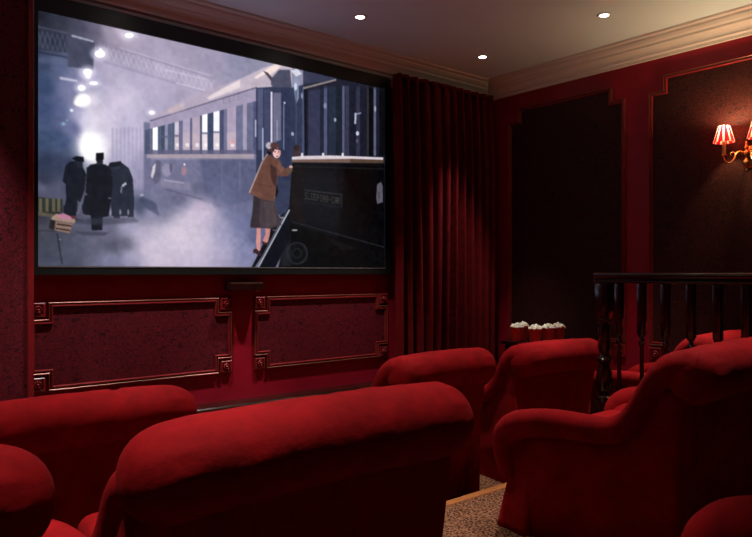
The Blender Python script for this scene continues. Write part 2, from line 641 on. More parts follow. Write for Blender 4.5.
for x, y, rx, ry in ((100.3, 54.2, 5.2, 3.8), (101, 50, 1.4, 1.2), (88, 72.5, 4.6, 3.6), (88.5, 76, 2.5, 3), (94, 83.5, 4.4, 1.8), (82, 88.2, 4, 3), (129.5, 35.8, 4.6, 2.4), (152, 112.8, 2.8, 2)):
    ell(x, y, rx * 1.9, ry * 1.9, (225, 216, 240), 6, .55)
    ell(x, y, rx, ry, (255, 253, 255), 1.4)
ell(83, 100.5, 8, 7, (255, 250, 246), 5, .95)
ell(78, 103, 4, 3, (255, 250, 246), 3, .8)
ell(72, 110.5, 1.8, 1.6, (222, 226, 242), 2)
ell(64, 124, 2, 1.8, (130, 190, 214), 2, .8)
ell(67.5, 120.5, 1.1, 1, (150, 200, 220), 2, .7)
poly([(60, 77), (78, 80), (78, 82.5), (60, 79.5)], (208, 204, 226), 2.2, .8)
ell(90, 146, 10, 14, (255, 250, 250), 9, .9)
ell(90, 122, 9, 14, (238, 228, 240), 9, .5)

# the far carriage
for x in range(112, 146, 4):
    poly([(x, 128), (x + 1.8, 127), (x + 1.8, 186), (x, 188)], (166, 154, 196), 2, .55)
poly([(144, 122), (151, 123), (151, 200), (144, 205)], (112, 114, 156), 2.5, .85)
poly([(148, 120), (170, 107), (200, 93), (243, 78), (262, 69), (276, 64), (276, 80), (257, 88), (207, 104)], (186, 168, 194), 2.5, .75)
poly([(163, 114), (180, 104), (186, 104), (172, 112)], (214, 184, 190), 3, .7)
poly([(207, 98), (222, 89), (243, 78), (262, 69), (276, 64), (292, 66), (292, 90), (257, 88)], (196, 178, 198), 1.8)
poly([(207, 98), (222, 89), (240, 80), (240, 88), (222, 95), (210, 100)], (232, 212, 216), 3.5, .9)
poly([(254, 78), (264, 71), (276, 64), (281, 67), (272, 74), (262, 81)], (246, 220, 210), 3, .9)
poly([(250, 85), (258, 78), (266, 74), (272, 82), (270, 87), (258, 87.5)], (188, 170, 188), 3, .9)
poly([(263, 71), (268, 73), (273, 79), (271, 81), (266, 75)], (62, 52, 70), 1.5, .8)
poly([(271, 79), (279, 70), (290, 70), (292, 92), (271, 87)], (84, 86, 118), 2.5)
poly([(150, 121), (207, 103.5), (257, 87.5), (257, 101), (207, 114), (150, 129)], (168, 154, 190), 1.5)
line((150, 121.2), (257, 87.6), 1.2, (104, 96, 130), 1.4, .9)
line((257, 87.3), (272, 86.2), 1.6, (196, 182, 200), 1.2, .8)
line((170, 112), (184, 107), 6, (206, 178, 190), 5, .6)
text('LITS', (223, 98.6), (241, 93.4), 6, (128, 120, 152), 1.8, .55)
strips = [(145, 150, 85, 96, 132), (150, 153, 108, 114, 150), (153, 158, 250, 250, 255), (158, 161, 90, 102, 142), (161, 165, 74, 90, 124), (165, 168, 150, 146, 184), (168, 172, 92, 108, 142),
          (172, 175, 88, 102, 140), (175, 179, 204, 194, 214), (179, 183, 116, 116, 158), (183, 190, 178, 164, 198), (190, 192.5, 108, 108, 150), (192.5, 200, 184, 164, 190), (200, 202.5, 86, 98, 140),
          (202.5, 207.5, 252, 250, 255), (207.5, 213.5, 70, 86, 130), (213.5, 219.5, 236, 232, 242), (219.5, 224, 82, 88, 134), (224, 227, 122, 122, 164), (227, 236, 178, 160, 192),
          (236, 243, 118, 120, 162), (243, 247, 168, 158, 190), (247, 253, 114, 116, 158), (253, 257, 88, 94, 140)]
ytop = lambda x: 129 + (x - 150) / 107 * (101 - 129)
for x0, x1, r, g, b in strips:
    poly([(x0, ytop(x0)), (x1, ytop(x1)), (x1, 154), (x0, 154)], (r, g, b), 1.2)
    if r > 170 and x0 > 160:
        poly([(x0, 133), (x1, 132), (x1, 150), (x0, 150)], (206, 178, 190), 2, .55)
        ell((x0 + x1) / 2 + 1, 145, 2, 2, (250, 236, 236), 2, .7)
for x in (161, 172, 202, 213):
    line((x, 137 - (x - 160) * .09), (x + 7, 137 - (x - 160) * .09), 2, (96, 104, 146), 1.5, .7)
ell(232, 142, 2.4, 2.4, (236, 150, 150), 2, .6)
poly([(148, 150), (257, 150), (257, 154.5), (148, 154.5)], (104, 102, 144), 1.5, .85)
poly([(147, 154.5), (254, 154), (254, 159), (147, 158)], (178, 158, 172), 1.3, .9)
poly([(146, 159), (254, 159.5), (256, 205), (246, 215), (200, 200), (146, 190)], (118, 118, 160), 5, .85)
poly([(200, 160), (256, 160), (256, 200), (230, 205), (205, 196)], (92, 98, 142), 5, .75)
for x in (157, 222, 240):
    line((x, 161), (x, 190), 1, (136, 132, 172), 1.4, .5)
# distant figures and a trolley by the carriage
poly([(151, 178), (152, 166), (157, 160), (161, 161), (161, 180), (156, 184)], (100, 98, 134), 2.2, .85)
poly([(151, 176), (153, 166), (156, 163), (155, 172), (152.5, 179)], (220, 208, 222), 1.5, .9)
ell(167, 170, 5, 6.5, (154, 146, 182), 2.5, .9)
ell(171, 168, 1.4, 5, (96, 92, 128), 1.6, .8)
ell(184, 171, 2.5, 4.5, (190, 130, 146), 2, .8)
ell(184.6, 164.5, 1, 1.2, (236, 232, 226), 1.2, .9)
poly([(160, 178), (190, 182), (190, 190), (162, 188)], (140, 132, 168), 3, .8)
line((164, 180), (184, 183), 1.3, (176, 166, 194), 1.4, .8)
line((165, 189), (202, 199), 1.3, (98, 96, 134), 2, .8)
poly([(142, 196), (156, 203), (160, 216), (146, 208), (139, 200)], (72, 82, 118), 4, .85)
ell(142, 195, 2, 1.2, (180, 176, 206), 1.5, .7)
ell(178, 200, 9, 6, (100, 102, 140), 6, .6)
ell(200, 188, 8, 7, (92, 98, 136), 6, .5)
ell(217, 204, 4, 4, (104, 106, 150), 4, .6)

# gangway between the carriages
poly([(256, 88), (272, 87), (292, 88), (306, 84), (306, 215), (292, 222), (262, 205), (256, 200)], (58, 68, 108), 2)
poly([(257.5, 89), (263, 89), (263, 150), (258, 150)], (100, 104, 150), 2, .8)
poly([(264, 90), (270, 90), (270, 146), (264, 148)], (78, 86, 132), 2, .8)
line((271.5, 92), (271.5, 143), 1.6, (222, 216, 240), 1, .95)
poly([(273, 93), (281, 93), (281, 140), (273, 143)], (124, 120, 158), 2, .9)
poly([(282, 90), (290, 88), (290, 180), (282, 180)], (52, 62, 104), 2, .8)
line((283.8, 104), (283.8, 150), 1, (124, 142, 186), 1.2, .85)
line((262.8, 128), (262.8, 160), 1.6, (170, 186, 222), 1.2, .85)
line((255.5, 120), (255.5, 137), 1.3, (190, 196, 226), 1.2, .8)
line((277, 120), (277, 140), 1.2, (168, 170, 204), 1.3, .7)
ell(284.5, 103, 1, 1, (208, 216, 240), 1.2, .9)
ell(292.5, 134, 1.4, 2, (178, 192, 226), 1.4, .8)
poly([(291, 71), (297, 69), (302, 74), (296, 77)], (214, 216, 232), 1.5, .9)
poly([(294, 76), (298, 78), (299, 98), (296, 104), (294, 92)], (142, 158, 198), 2, .8)
ell(295.5, 87, 1.6, 4, (206, 216, 240), 1.5, .8)
ell(302, 96, 1, 3, (184, 196, 226), 1.5, .7)
line((303, 88), (303, 157), 1.4, (96, 112, 156), 1.5, .7)
line((296, 90), (296, 160), 1.2, (84, 98, 142), 1.5, .6)

# the near carriage, dark
poly([(303, 60), (392, 60), (392, 276), (290, 276), (291, 205), (293, 158), (305, 156)], (30, 34, 58), 1.5)
poly([(303, 70), (337, 79), (303, 89)], (66, 70, 106), 2)
poly([(306, 89), (336, 80.5), (385, 84), (385, 157), (306, 157)], (34, 39, 66), 1.5)
for x0, x1, r, g, b in ((308, 320, 62, 66, 106), (320, 323, 42, 47, 80), (323.5, 327, 86, 96, 138), (328, 336, 44, 58, 88), (336, 341, 32, 46, 64), (342, 344.5, 96, 102, 142), (345, 349, 64, 66, 102), (350, 356, 32, 36, 62),
                        (356, 360, 54, 60, 92), (360, 367, 30, 34, 60), (367, 368.5, 64, 66, 62), (368.5, 373, 12, 13, 24), (373.5, 376, 98, 104, 142), (376, 379, 34, 36, 60), (379, 386, 14, 16, 26)):
    poly([(x0, 86), (x1, 86), (x1, 156), (x0, 156)], (r, g, b), 2)
poly([(303, 84), (385, 76), (385, 90), (345, 85), (306, 92)], (40, 42, 66), 4, .7)
line((303, 88.6), (336, 80), 1.8, (156, 140, 140), 1, .95)
line((305.5, 90), (305.5, 157), 1.6, (24, 26, 40), 1, .9)
line((355.5, 113), (355, 124), 1.8, (190, 200, 232), 1.4, .9)
line((354, 115), (361, 113), 1.5, (150, 162, 200), 1.4, .8)
ell(357.3, 133.5, 1.6, 2.2, (198, 208, 236), 1.3, .9)
ell(357, 141, 1.2, 2, (96, 104, 146), 1.5, .8)
ell(335, 120, 1.2, 2, (178, 192, 222), 1.4, .8)
ell(325, 106, 1.6, 3, (150, 166, 200), 1.6, .7)
ell(375, 109, 1, 3, (170, 176, 210), 1.3, .8)
poly([(293, 146), (300, 145), (301, 157), (293, 157)], (80, 58, 66), 1.5)
ell(296.5, 148, 3, 3, (62, 46, 50), 1.5, .9)
for x in (302, 323, 342.5):
    poly([(x - 1, 153), (x + 1, 153), (x + 1.2, 157), (x - 1.2, 157)], (228, 222, 230), .8, .9)
poly([(292, 157), (302, 156), (330, 155.5), (352, 156.2), (383, 157.5), (383, 160), (352, 159), (292, 160.5)], (222, 206, 216), 1, .95)
poly([(292, 159.5), (350, 158.8), (383, 160), (383, 163), (292, 162.2)], (138, 102, 88), 1.2, .95)
poly([(350, 159), (384, 160), (384, 164), (350, 163)], (86, 58, 36), 2, .6)
poly([(292, 163), (384, 163.5), (384, 276), (288, 276), (289, 208)], (17, 20, 30), 1.3)
poly([(292, 164), (305, 164), (305, 225), (290, 220)], (33, 24, 28), 2.5, .85)
poly([(304, 171), (336, 171), (334, 228), (304, 218)], (20, 26, 38), 4, .8)
poly([(345, 165), (384, 165), (384, 268), (335, 268)], (6, 6, 9), 8, .8)
line((293, 166.5), (384, 169), .9, (42, 48, 56), 1, .8)
line((304, 190), (341.5, 194.5), 1, (62, 66, 76), 1, .9)
line((304, 201.5), (341.5, 207.5), .9, (34, 40, 62), 1, .9)
line((341.5, 194.5), (341.5, 207.5), .9, (60, 60, 64), 1, .9)
text('SLEEPING-CAR', (304.5, 192.2), (340.5, 197.6), 6.6, (92, 88, 78), .9, .8)
poly([(377, 184), (381, 182), (382.5, 186), (382.5, 202), (377, 204), (376, 198)], (112, 106, 126), 1.3, .9)
line((378.5, 192), (379, 198), 1, (50, 48, 58), 1, .7)
line((292, 221.5), (384, 247), 1.2, (50, 54, 66), 1.2, .8)
poly([(290, 224), (384, 250), (384, 276), (276, 276), (285, 240)], (8, 9, 13), 2.5, .9)
poly([(322, 235), (356, 248), (342, 250)], (24, 23, 25), 3, .8)
ell(294.5, 230, 3, .8, (178, 182, 190), 1, .85)
for r, c in ((11, (46, 50, 60)), (9, (14, 15, 22)), (5, (38, 46, 58)), (3.6, (12, 14, 20))):
    ell(297, 253, r, r * 1.05, c, 1.2, .9)
poly([(281, 236), (290, 233), (292, 266), (281, 266)], (46, 52, 66), 5, .6)

# boarding steps and the woman holding on to the carriage
poly([(289.5, 206), (289, 240), (271, 276), (252, 276), (258, 265)], (14, 20, 40), 1.2)
line((289.4, 209.5), (256.5, 270), 1.5, (176, 182, 196), .9, .95)
poly([(271, 228), (281, 215), (285, 212), (279, 224), (262, 256), (254, 268), (251, 268)], (18, 18, 24), 1.2, .95)
line((279.5, 217.5), (284, 217.8), 1.8, (140, 140, 152), 1, .85)
line((272, 229.5), (276, 230), 1.2, (110, 110, 122), 1, .8)
poly([(256.8, 227), (260.8, 227), (260.6, 240), (260, 250), (257, 251), (256, 243)], (226, 140, 136), 1, 1)
poly([(265, 227), (270.5, 227), (269.6, 235), (267.8, 242), (263.8, 242.5), (262.8, 240), (265.5, 234)], (216, 132, 128), 1, 1)
poly([(253, 249.5), (256, 248), (261, 253), (261.5, 256), (259, 255.5), (254.5, 252.5), (253.5, 254)], (74, 40, 44), 1, .95)
poly([(262, 240.5), (265, 242), (268.5, 243), (268, 245), (264, 244), (262, 243)], (96, 42, 46), 1, .95)
poly([(253, 195), (274.5, 201), (278, 213), (281.5, 225), (270, 228.5), (250.5, 227.5), (250, 224), (253, 210)], (84, 68, 78), 1.2)
poly([(254, 196), (260, 198), (259, 227.5), (250.5, 227.5)], (64, 52, 62), 2, .8)
poly([(264, 200), (273, 202), (277, 224), (266, 227)], (98, 80, 86), 2, .6)
poly([(273.5, 183), (276.5, 184), (278.5, 192), (275, 199), (272.5, 198)], (22, 22, 30), 1, .95)
line((274.8, 186), (274.2, 198), 1.6, (226, 222, 226), .9, .9)
ell(273.3, 197.5, 1.6, 1.6, (236, 224, 220), .9, .9)
poly([(267.5, 153), (272, 157), (279, 159.5), (281.5, 165), (285, 168.3), (291.5, 166), (292.6, 170.5), (288, 176), (281.5, 176.5), (278, 175), (276.2, 186), (274.5, 201.5), (262, 199), (248.8, 193.5), (254, 181), (258.5, 171), (262.5, 161)], (126, 76, 62), 1.1)
poly([(270, 164), (276, 168), (277, 176), (275.5, 187), (271, 180)], (80, 46, 44), 2, .8)
poly([(279, 160), (281.5, 165), (285, 169), (281, 173), (277, 168)], (146, 92, 78), 1.8, .7)
poly([(285, 169), (292, 166.5), (292.5, 171), (287, 175)], (116, 86, 64), 1.5, .8)
poly([(251, 190), (262, 193), (261, 198), (249, 193)], (146, 90, 76), 2, .6)
line((258, 184), (272, 187), .9, (94, 54, 48), 1.4, .7)
line((249.3, 193), (254.2, 181), 1.2, (206, 170, 164), 1, .8)
line((254.2, 181), (262.3, 161.5), 1.4, (204, 172, 168), 1, .75)
line((262.3, 161.5), (267.5, 154), 1.3, (186, 160, 160), 1, .7)
ell(290.8, 166.8, 1.8, 1.4, (220, 170, 160), 1, .9)
ell(269.3, 151.5, 2.2, 3.4, (40, 26, 30), 1, .95)
ell(273, 147.5, 6.3, 5, (98, 60, 66), 1)
ell(268.8, 145.6, 3, 3.4, (198, 194, 208), 1.2, .85)
ell(274.5, 145.6, 4.6, 2.6, (106, 62, 66), 1, .95)
ell(276.6, 153, 3.9, 5.1, (242, 180, 178), 1)
ell(279.5, 152.5, 1.2, 3.2, (216, 146, 146), 1, .7)
poly([(272.5, 150), (275, 147.6), (280.6, 149.4), (280, 150.4), (275, 149.3), (273.5, 152.5)], (70, 36, 40), .8, .9)
for ex in (275.2, 278.6):
    ell(ex, 151.9, .8, .55, (60, 34, 42), .6, .9)
line((277.2, 152.5), (277.5, 154.6), .6, (212, 138, 138), .6, .8)
ell(277.2, 156.3, 1.3, .6, (172, 62, 70), .6, .9)

# the group of men in dark coats
def man(body, head, hat, legs, c):
    for q in legs: poly(q, c, 1.4)
    poly(body, c, 1.4)
    poly(head, tuple(min(255, k + 14) for k in c), 1.2)
    poly(hat, tuple(int(k * .75) for k in c), 1.2)


man([(106, 167), (114, 162.5), (121, 162), (129, 168), (133, 178), (134.5, 200), (134, 216), (112, 216), (110, 190)], [(113, 163), (121, 163), (120, 169), (114, 169)],
    [(108, 167), (110, 162.5), (121, 161), (122.5, 165), (116, 167)], [[(114, 210), (121, 210), (120, 218), (114, 218)], [(127, 210), (133, 210), (134, 217), (128, 217)]], (44, 52, 76))
poly([(122, 185), (126, 182), (127, 184), (123, 187)], (196, 196, 214), 1, .9)
line((122, 186), (121.3, 193), 1.2, (150, 154, 180), 1, .8)
for x in (110.5, 120.5, 128.5):
    ell(x, 212, .9, 3, (150, 156, 184), 1.2, .8)
man([(66, 165), (71, 161.5), (76, 161), (83, 167), (86.5, 174), (85, 190), (81, 201), (78.5, 212), (64, 211), (66.5, 198), (66, 184), (62.8, 181)], [(75, 160), (83.5, 160), (83, 168), (78, 168)],
    [(72, 158.5), (76, 156), (84, 157), (84.5, 162), (78, 161.5)], [[(64, 205), (77.5, 205), (76, 218), (79, 220), (74, 220), (64, 213)]], (30, 37, 56))
poly([(78, 200), (81.5, 203), (79, 213), (77, 214)], (150, 150, 178), 1.5, .5)
man([(87, 167.5), (91, 164.5), (98, 163), (106, 164.5), (111.5, 170), (113, 184), (111.5, 200), (109, 216), (104, 217), (84, 214), (82.5, 208), (86, 190)], [(96.5, 158), (103.5, 158), (103, 165), (97, 165)],
    [(96, 153), (104, 152.6), (104.3, 159.5), (96, 160.5)], [[(90.5, 208), (103.5, 208), (102.5, 230), (92, 230)]], (25, 31, 48))
ell(86, 194, 1.6, 1.4, (90, 90, 112), 1, .9)
ell(110, 198, 1.8, 1, (96, 98, 120), 1, .9)
poly([(82, 204), (90, 206), (89, 215), (83, 213)], (34, 38, 54), 2, .8)
poly([(74, 231), (110, 232), (104, 235.5), (80, 234.5)], (70, 74, 98), 2.5, .8)
poly([(64, 219), (134, 217), (140, 222), (100, 225), (66, 222)], (66, 70, 94), 4, .6)
# crates on the platform
poly([(38, 197), (63, 199), (63, 212), (54, 217), (38, 214)], (58, 58, 52), 2, .95)
for x in (39.5, 46, 52.5, 57.5):
    poly([(x, 198), (x + 3, 198.5), (x + 3, 212), (x, 211)], (116, 112, 82), 1.2, .85)
poly([(38, 211), (54, 214), (52, 217), (38, 215)], (112, 100, 80), 1.5, .85)
poly([(53, 216), (57, 213.5), (76, 219), (75, 223), (66, 222), (51, 219.5)], (172, 138, 116), 1.2)
poly([(57, 215), (64, 213), (71, 216), (73, 219), (62, 219.5)], (206, 122, 158), 1.5, .95)
ell(74, 217, 3, 1.8, (150, 60, 84), 1.4, .7)
poly([(51, 219), (56, 220.5), (55, 230), (49, 228)], (46, 42, 46), 1.3, .95)
poly([(56, 221), (73, 223.5), (70, 233), (55, 230)], (156, 118, 100), 1.3)
line((57, 223.8), (72, 225.8), 1.8, (74, 50, 48), 1, .9)
line((56, 228), (70.5, 230.3), 1.6, (64, 48, 52), 1, .9)
line((57.5, 233), (62.5, 264), 1.6, (48, 52, 66), 1.3, .85)
line((38, 230), (57, 231), 1.3, (54, 58, 76), 1.5, .8)
ell(60.5, 239, 1.4, .8, (130, 134, 150), 1, .7)
# steam over the platform
st = np.clip(noise2(7, 5) * 1.1 + .35, 0, 1)
for x, y, rx, ry, c, a in ((180, 238, 50, 26, (212, 196, 218), .55), (205, 214, 22, 20, (204, 184, 212), .45), (228, 196, 20, 30, (120, 126, 172), .35), (170, 250, 60, 20, (204, 188, 214), .5), (235, 240, 26, 22, (150, 150, 198), .4)):
    u, v = S(x, y)
    u1, v1 = S(x + rx, y + ry)
    g = np.exp(-1.6 * (((uu - u) / (u1 - u)) ** 2 + ((vv - v) / (v1 - v)) ** 2)) * st * a * 1.5
    u2 = np.clip((S(248, 200)[0] - uu) * 30 + .5, 0, 1)
    g = (np.clip(g, 0, .85) * u2)[..., None]
    pic = pic * (1 - g) + g * np.array(c, float)
# fine grain, then weaker colour and a darker tone over the whole picture
pic += (noise2(90, 2) * 9)[..., None]
pic = np.clip(pic, 0, 255)
lum = pic @ np.array([.3, .55, .15])
pic = lum[..., None] + (pic - lum[..., None]) * .64
pic = 255 * (pic / 255) ** 1.22
small = pic.reshape(CH // 2, 2, CW // 2, 2, 3).mean((1, 3))
nh, nw = small.shape[:2]
colr = np.ones((nh, nw, 4))
colr[..., :3] = lin(small)
scr = empty('projection_screen', ((SX0 + SX1) / 2, FY, SZ0 - .05))
tag(scr, 'wide black-framed screen showing a steam-filled railway platform and a woman boarding a train', 'screen')
me = bpy.data.meshes.new('picture')
gx = np.linspace(SX0, SX1, nw) - scr.location.x
gz = np.linspace(SZ1, SZ0, nh) - scr.location.z
co = np.zeros((nh, nw, 3))
co[..., 0] = gx[None, :]
co[..., 1] = SCR_Y - FY
co[..., 2] = gz[:, None]
me.vertices.add(nh * nw)
me.vertices.foreach_set('co', co.ravel())
idx = np.arange(nh * nw).reshape(nh, nw)
q = np.stack([idx[:-1, :-1], idx[1:, :-1], idx[1:, 1:], idx[:-1, 1:]], -1).reshape(-1, 4)
me.loops.add(q.size)
me.loops.foreach_set('vertex_index', q.ravel().astype(np.int32))
me.polygons.add(len(q))
me.polygons.foreach_set('loop_start', (np.arange(len(q)) * 4).astype(np.int32))
me.update(calc_edges=True)
at = me.color_attributes.new('picture_colour', 'FLOAT_COLOR', 'POINT')
at.data.foreach_set('color', colr.ravel())
k = NT('glowing picture')
va = k.n('ShaderNodeVertexColor', layer_name='picture_colour')
k.l(va, 'Color', k.b, 'Emission Color')
k.b.inputs['Emission Strength'].default_value = 1.2
k.b.inputs['Base Color'].default_value = (0.004, 0.004, 0.004, 1)
k.b.inputs['Roughness'].default_value = 0.35
k.b.inputs['Specular IOR Level'].default_value = 0.1
me.materials.append(k.m)
pc = bpy.data.objects.new('picture', me)
COL.objects.link(pc)
pc.parent = scr
ox, oz = scr.location.x, scr.location.z
X0, X1, Z0, Z1 = SX0 - ox, SX1 - ox, SZ0 - oz, SZ1 - oz
bm = bmesh.new()
outer = [(X0 - .042, Z0 - .055), (X1 + .05, Z0 - .055), (X1 + .05, Z1 + .098), (X0 - .042, Z1 + .098)]
inner = [(X0, Z0), (X1, Z0), (X1, Z1), (X0, Z1)]
rings = []
for P, y in ((outer, -.002), (outer, -.066), ([(p[0] * .999, p[1] - .003 if p[1] > .5 else p[1] + .003) for p in outer], -.07), (inner, -.07), (inner, -.05)):
    rings.append([(p[0], y, p[1]) for p in P])
loft(bm, rings, caps=False)
link('bezel', bm, M['black'], scr)
link('backing', boxbm(X0 - .04, X1 + .045, -.05, -.002, Z0 - .05, Z1 + .08), M['black'], scr)
bm = boxbm(X0, X1, -.0725, -.069, Z0 - .008, Z0 - .001)
link('trim_strip', bm, M['silver'], scr)
bm = boxbm(2.20 - ox, 2.46 - ox, -.11, -.002, 1.215 - oz, 1.28 - oz, bev=.012)  # small dark block below the middle of the screen
link('dark_block', bm, M['wood'], scr)

# ------------------------------------------------------------------ curtain right of the screen
bm = bmesh.new()
nx, nz = 420, 30
rows = []
for j in range(nz + 1):
    v = j / nz
    z = 2.978 - v * 2.95
    row = []
    for i in range(nx + 1):
        s = i / nx
        ph = s * 11.5 * 2 * PI + 1.5 * math.sin(s * 7) + .25 * math.sin(v * 4 + s * 9)
        w = 2 * abs(math.sin(ph / 2 + .35 * math.sin(v * 2 + s * 11))) ** .8 - 1
        depth = .078 * w * (.5 + .5 * min(1, v * 5))
        row.append(bm.verts.new((3.65 + s * 1.17 + .016 * math.cos(ph), FY - .165 - depth, z)))
    rows.append(row)
for a, b in zip(rows, rows[1:]):
    for i in range(nx):
        bm.faces.new((a[i], a[i + 1], b[i + 1], b[i]))
cur = link('curtain', bm, M['curtain'], None, True)
tag(cur, 'full-height dark red pleated curtain hanging between the screen and the corner', 'curtain')
md = cur.modifiers.new('thickness', 'SOLIDIFY')
md.thickness = .006
bm = bmesh.new()
for i in range(11):
    x = 3.72 + i * .105
    tube(bm, [(x - .03, FY - .19, 2.955), (x, FY - .235, 2.95), (x + .03, FY - .19, 2.955)], .016, n=8)
link('pinch_pleat_heading', bm, M['curtain'], cur, True)

# ------------------------------------------------------------------ armchairs
def armchair(name, hw, loc, rz=0, crease=0, up=0.0, arm_dz=0.0, arm_in=0.0, wing_drop=0.0, taper=.095, inset=.02):
    t = empty(name, loc, rz)
    RZ, RR = .775 + up, .105
    # rolled back: a fat bolster over a raked slab
    bm = bmesh.new()
    nxs, n, e = 64, 36, .085 + wing_drop * .9
    rings = []
    for i in range(nxs + 1):
        s = math.sin((i / nxs - .5) * PI) if False else (i / nxs * 2 - 1)
        s = math.copysign(1 - (1 - abs(s)) ** 1.25, s)
        x = s * hw
        d = max(0, (abs(x) - (hw - e)) / e)
        rr = RR * max(.02, (1 - min(.9999, d) ** 2.4)) ** (1 / 2.4)
        gather = math.exp(-((abs(x) - (hw - .10)) / .035) ** 2)
        cr = crease * math.exp(-((x - hw * .32) / .018) ** 2)
        ring = []
        for k_ in range(n):
            a = 2 * PI * k_ / n
            wr = .010 * math.sin(x * 23 + 3 * math.sin(a * 2)) * math.sin(a * 3 + x * 5) + gather * .034 * math.sin(a * 13) * (.7 + .3 * math.sin(a * 3)) + .008 * math.sin(x * 61 + a * 2 + 2 * math.sin(x * 9)) * (.6 + .4 * math.sin(x * 13)) + .012 * max(0, -math.sin(a)) * math.sin(x * 95 + 3 * math.sin(x * 17))
            r = rr * (1 + wr - .10 * cr)
            cz = RZ + .012 * (1 - (x / hw) ** 2)
            ring.append((x, .0 + r * math.cos(a), cz + r * math.sin(a)))
        rings.append(ring)
    loft(bm, rings)
    nz = 18
    def hwz(z): return hw - inset - .4 * wing_drop - taper * (1 - min(1, max(0, z / .68)) ** .8)
    def yb(z): return -.012 + .10 * (1 - min(1, (z - .06) / .66)) ** 1.4
    def yf(z): return .115 + .16 * (1 - min(1, (z - .06) / .68))
    rings = []
    for j in range(nz + 1):
        z = .004 + j / nz * .736
        w = hwz(z)
        ring = []
        N = 40
        for i in range(N + 1):
            s = -1 + 2 * i / N
            edge = max(0, (abs(s) - .93) / .07) ** 2
            fold = .007 * math.sin(s * 17 + 2 * math.sin(z * 6)) * (1 - z / .74) + .004 * math.sin(s * 41) * (1 - z / .74) ** 2
            ring.append((s * w, yb(z) + .03 * edge + fold, z))
        for i in range(N + 1):
            s = 1 - 2 * i / N
            edge = max(0, (abs(s) - .93) / .07) ** 2
            ring.append((s * w, yf(z) - .03 * edge, z))
        rings.append(ring)
    loft(bm, rings)
    link('backrest', bm, M['velvet'], t, True)
    # arms: the roll sweeps down in a wing, runs forward and turns down at the front
    for sg in (-1, 1):
        bm = bmesh.new()
        w = hw - .050 - arm_in
        path = [(w - .030, -.03, .808, .070), (w - .014, .045, .806, .066), (w - .004, .095, .775, .059), (w + .001, .135, .728, .053), (w + .004, .172, .668, .051), (w + .007, .212, .605, .052), (w + .010, .265, .560, .054),
                (w + .012, .34, .541, .057), (w + .014, .50, .536, .060), (w + .016, .62, .527, .062), (w + .016, .73, .505, .065), (w + .012, .80, .478, .068), (w + .008, .845, .43, .070),
                (w + .002, .860, .37, .064), (w - .004, .857, .31, .056), (w - .006, .85, .24, .046)]
        path = [(x, y, z + up * min(1, max(0, (.36 - y) / .2)) + arm_dz * min(1, max(0, (y - .13) / .15)), r) for x, y, z, r in path]
        path = [(x, y, z - wing_drop * max(0, 1 - abs(y - .06) / .16), r * (1 - wing_drop * 2 * max(0, 1 - abs(y - .06) / .16))) for x, y, z, r in path]
        def wob(f, a):
            return .05 * math.exp(-((f - .80) / .05) ** 2) * math.sin(a * 11) + .012 * math.sin(f * 40 + a * 2)
        tube(bm, [(sg * x, y, z, r) for x, y, z, r in path], 0, n=22, per=6, wob=wob)
        # side panel under the arm
        ys = np.linspace(.03, .845, 26)
        py = np.array([p[1] for p in path[:13]])
        pz = np.array([p[2] for p in path[:13]])
        rings = []
        for y in ys:
            zt = float(np.interp(y, py, pz)) - .01
            xo, xi = w + .030, w - .075
            bow = .01 * math.sin((y - .03) / .8 * PI)
            rings.append([(sg * (xi), y, .004), (sg * (xo - .022), y, .004), (sg * (xo - .018 + bow), y, zt * .4), (sg * (xo - .012 + bow), y, zt * .8), (sg * (xo - .01), y, zt), (sg * xi, y, zt)])
        loft(bm, rings)
        link('armrest', bm, M['velvet'], t, True)
    # seat
    link('seat_cushion', boxbm(-hw + .145, hw - .145, .20, .835, .30, .455, bev=.05, seg=4), M['velvet'], t, True)
    link('seat_base', boxbm(-hw + .12, hw - .12, .12, .80, .004, .30, bev=.01), M['velvet'], t)
    # gathered front skirt down to the floor, turning a little way round both corners
    bm = bmesh.new()
    w, y0, y1 = hw - .05, .73, .83
    per = [(-w, y0 + (y1 - y0) * f / 8, -1, 0) for f in range(8)]
    per += [(-w + 2 * w * f / 80, y1, 0, 1) for f in range(81)]
    per += [(w, y1 - (y1 - y0) * f / 8, 1, 0) for f in range(1, 9)]
    rings = []
    for j in range(10):
        f = j / 9
        z = .27 - f * .266
        ring = []
        for i, (x, y, a, b) in enumerate(per):
            cn = math.exp(-(abs(abs(x) - w) + abs(y - y1)) / .07)
            o = .010 + .05 * f * (.5 + cn) + (.004 + .010 * cn) * f * math.sin(i * 1.3)
            if cn > .5: a, b = (a or math.copysign(.7, x)), (b or .7)
            ring.append((x + a * o * (.4 if b else .8), y + b * o, z))
        rings.append(ring)
    rings = [r + [(x * .93, y - .03, z) for x, y, z in r[::-1]] for r in rings]
    loft(bm, rings)
    sk = link('skirt', bm, M['velvet'], t, True)
    return t


WIDE, NARROW = .487, .375
CH_A = armchair('armchair', WIDE, (.945, 1.34, T2), 0, arm_dz=-.085, arm_in=.012, wing_drop=.055, taper=.03, inset=.004)
tag(CH_A, 'wide red velvet armchair seen from behind, nearest the camera in the middle of the foreground', 'armchair')
def another(src, loc, rz, label, cat='armchair'):
    o = copy_tree(src)
    o.location = loc
    o.rotation_euler = (0, 0, rz)
    o['label'] = label
    return o
another(CH_A, (-.145, 1.36, T2), 0, 'red velvet armchair cut off at the lower left corner, only its rounded back end showing')
CH_B = armchair('armchair', WIDE, (.755, 2.70, 0), 0, crease=1, arm_in=.012, wing_drop=.11)
tag(CH_B, 'red velvet armchair in the front row on the left, below the left damask panel', 'armchair')
CH_E = armchair('armchair', .515, (2.955, 1.18, T2), 0, up=.022)
tag(CH_E, 'large red velvet armchair at the right, its left arm reaching forward in full view', 'armchair')
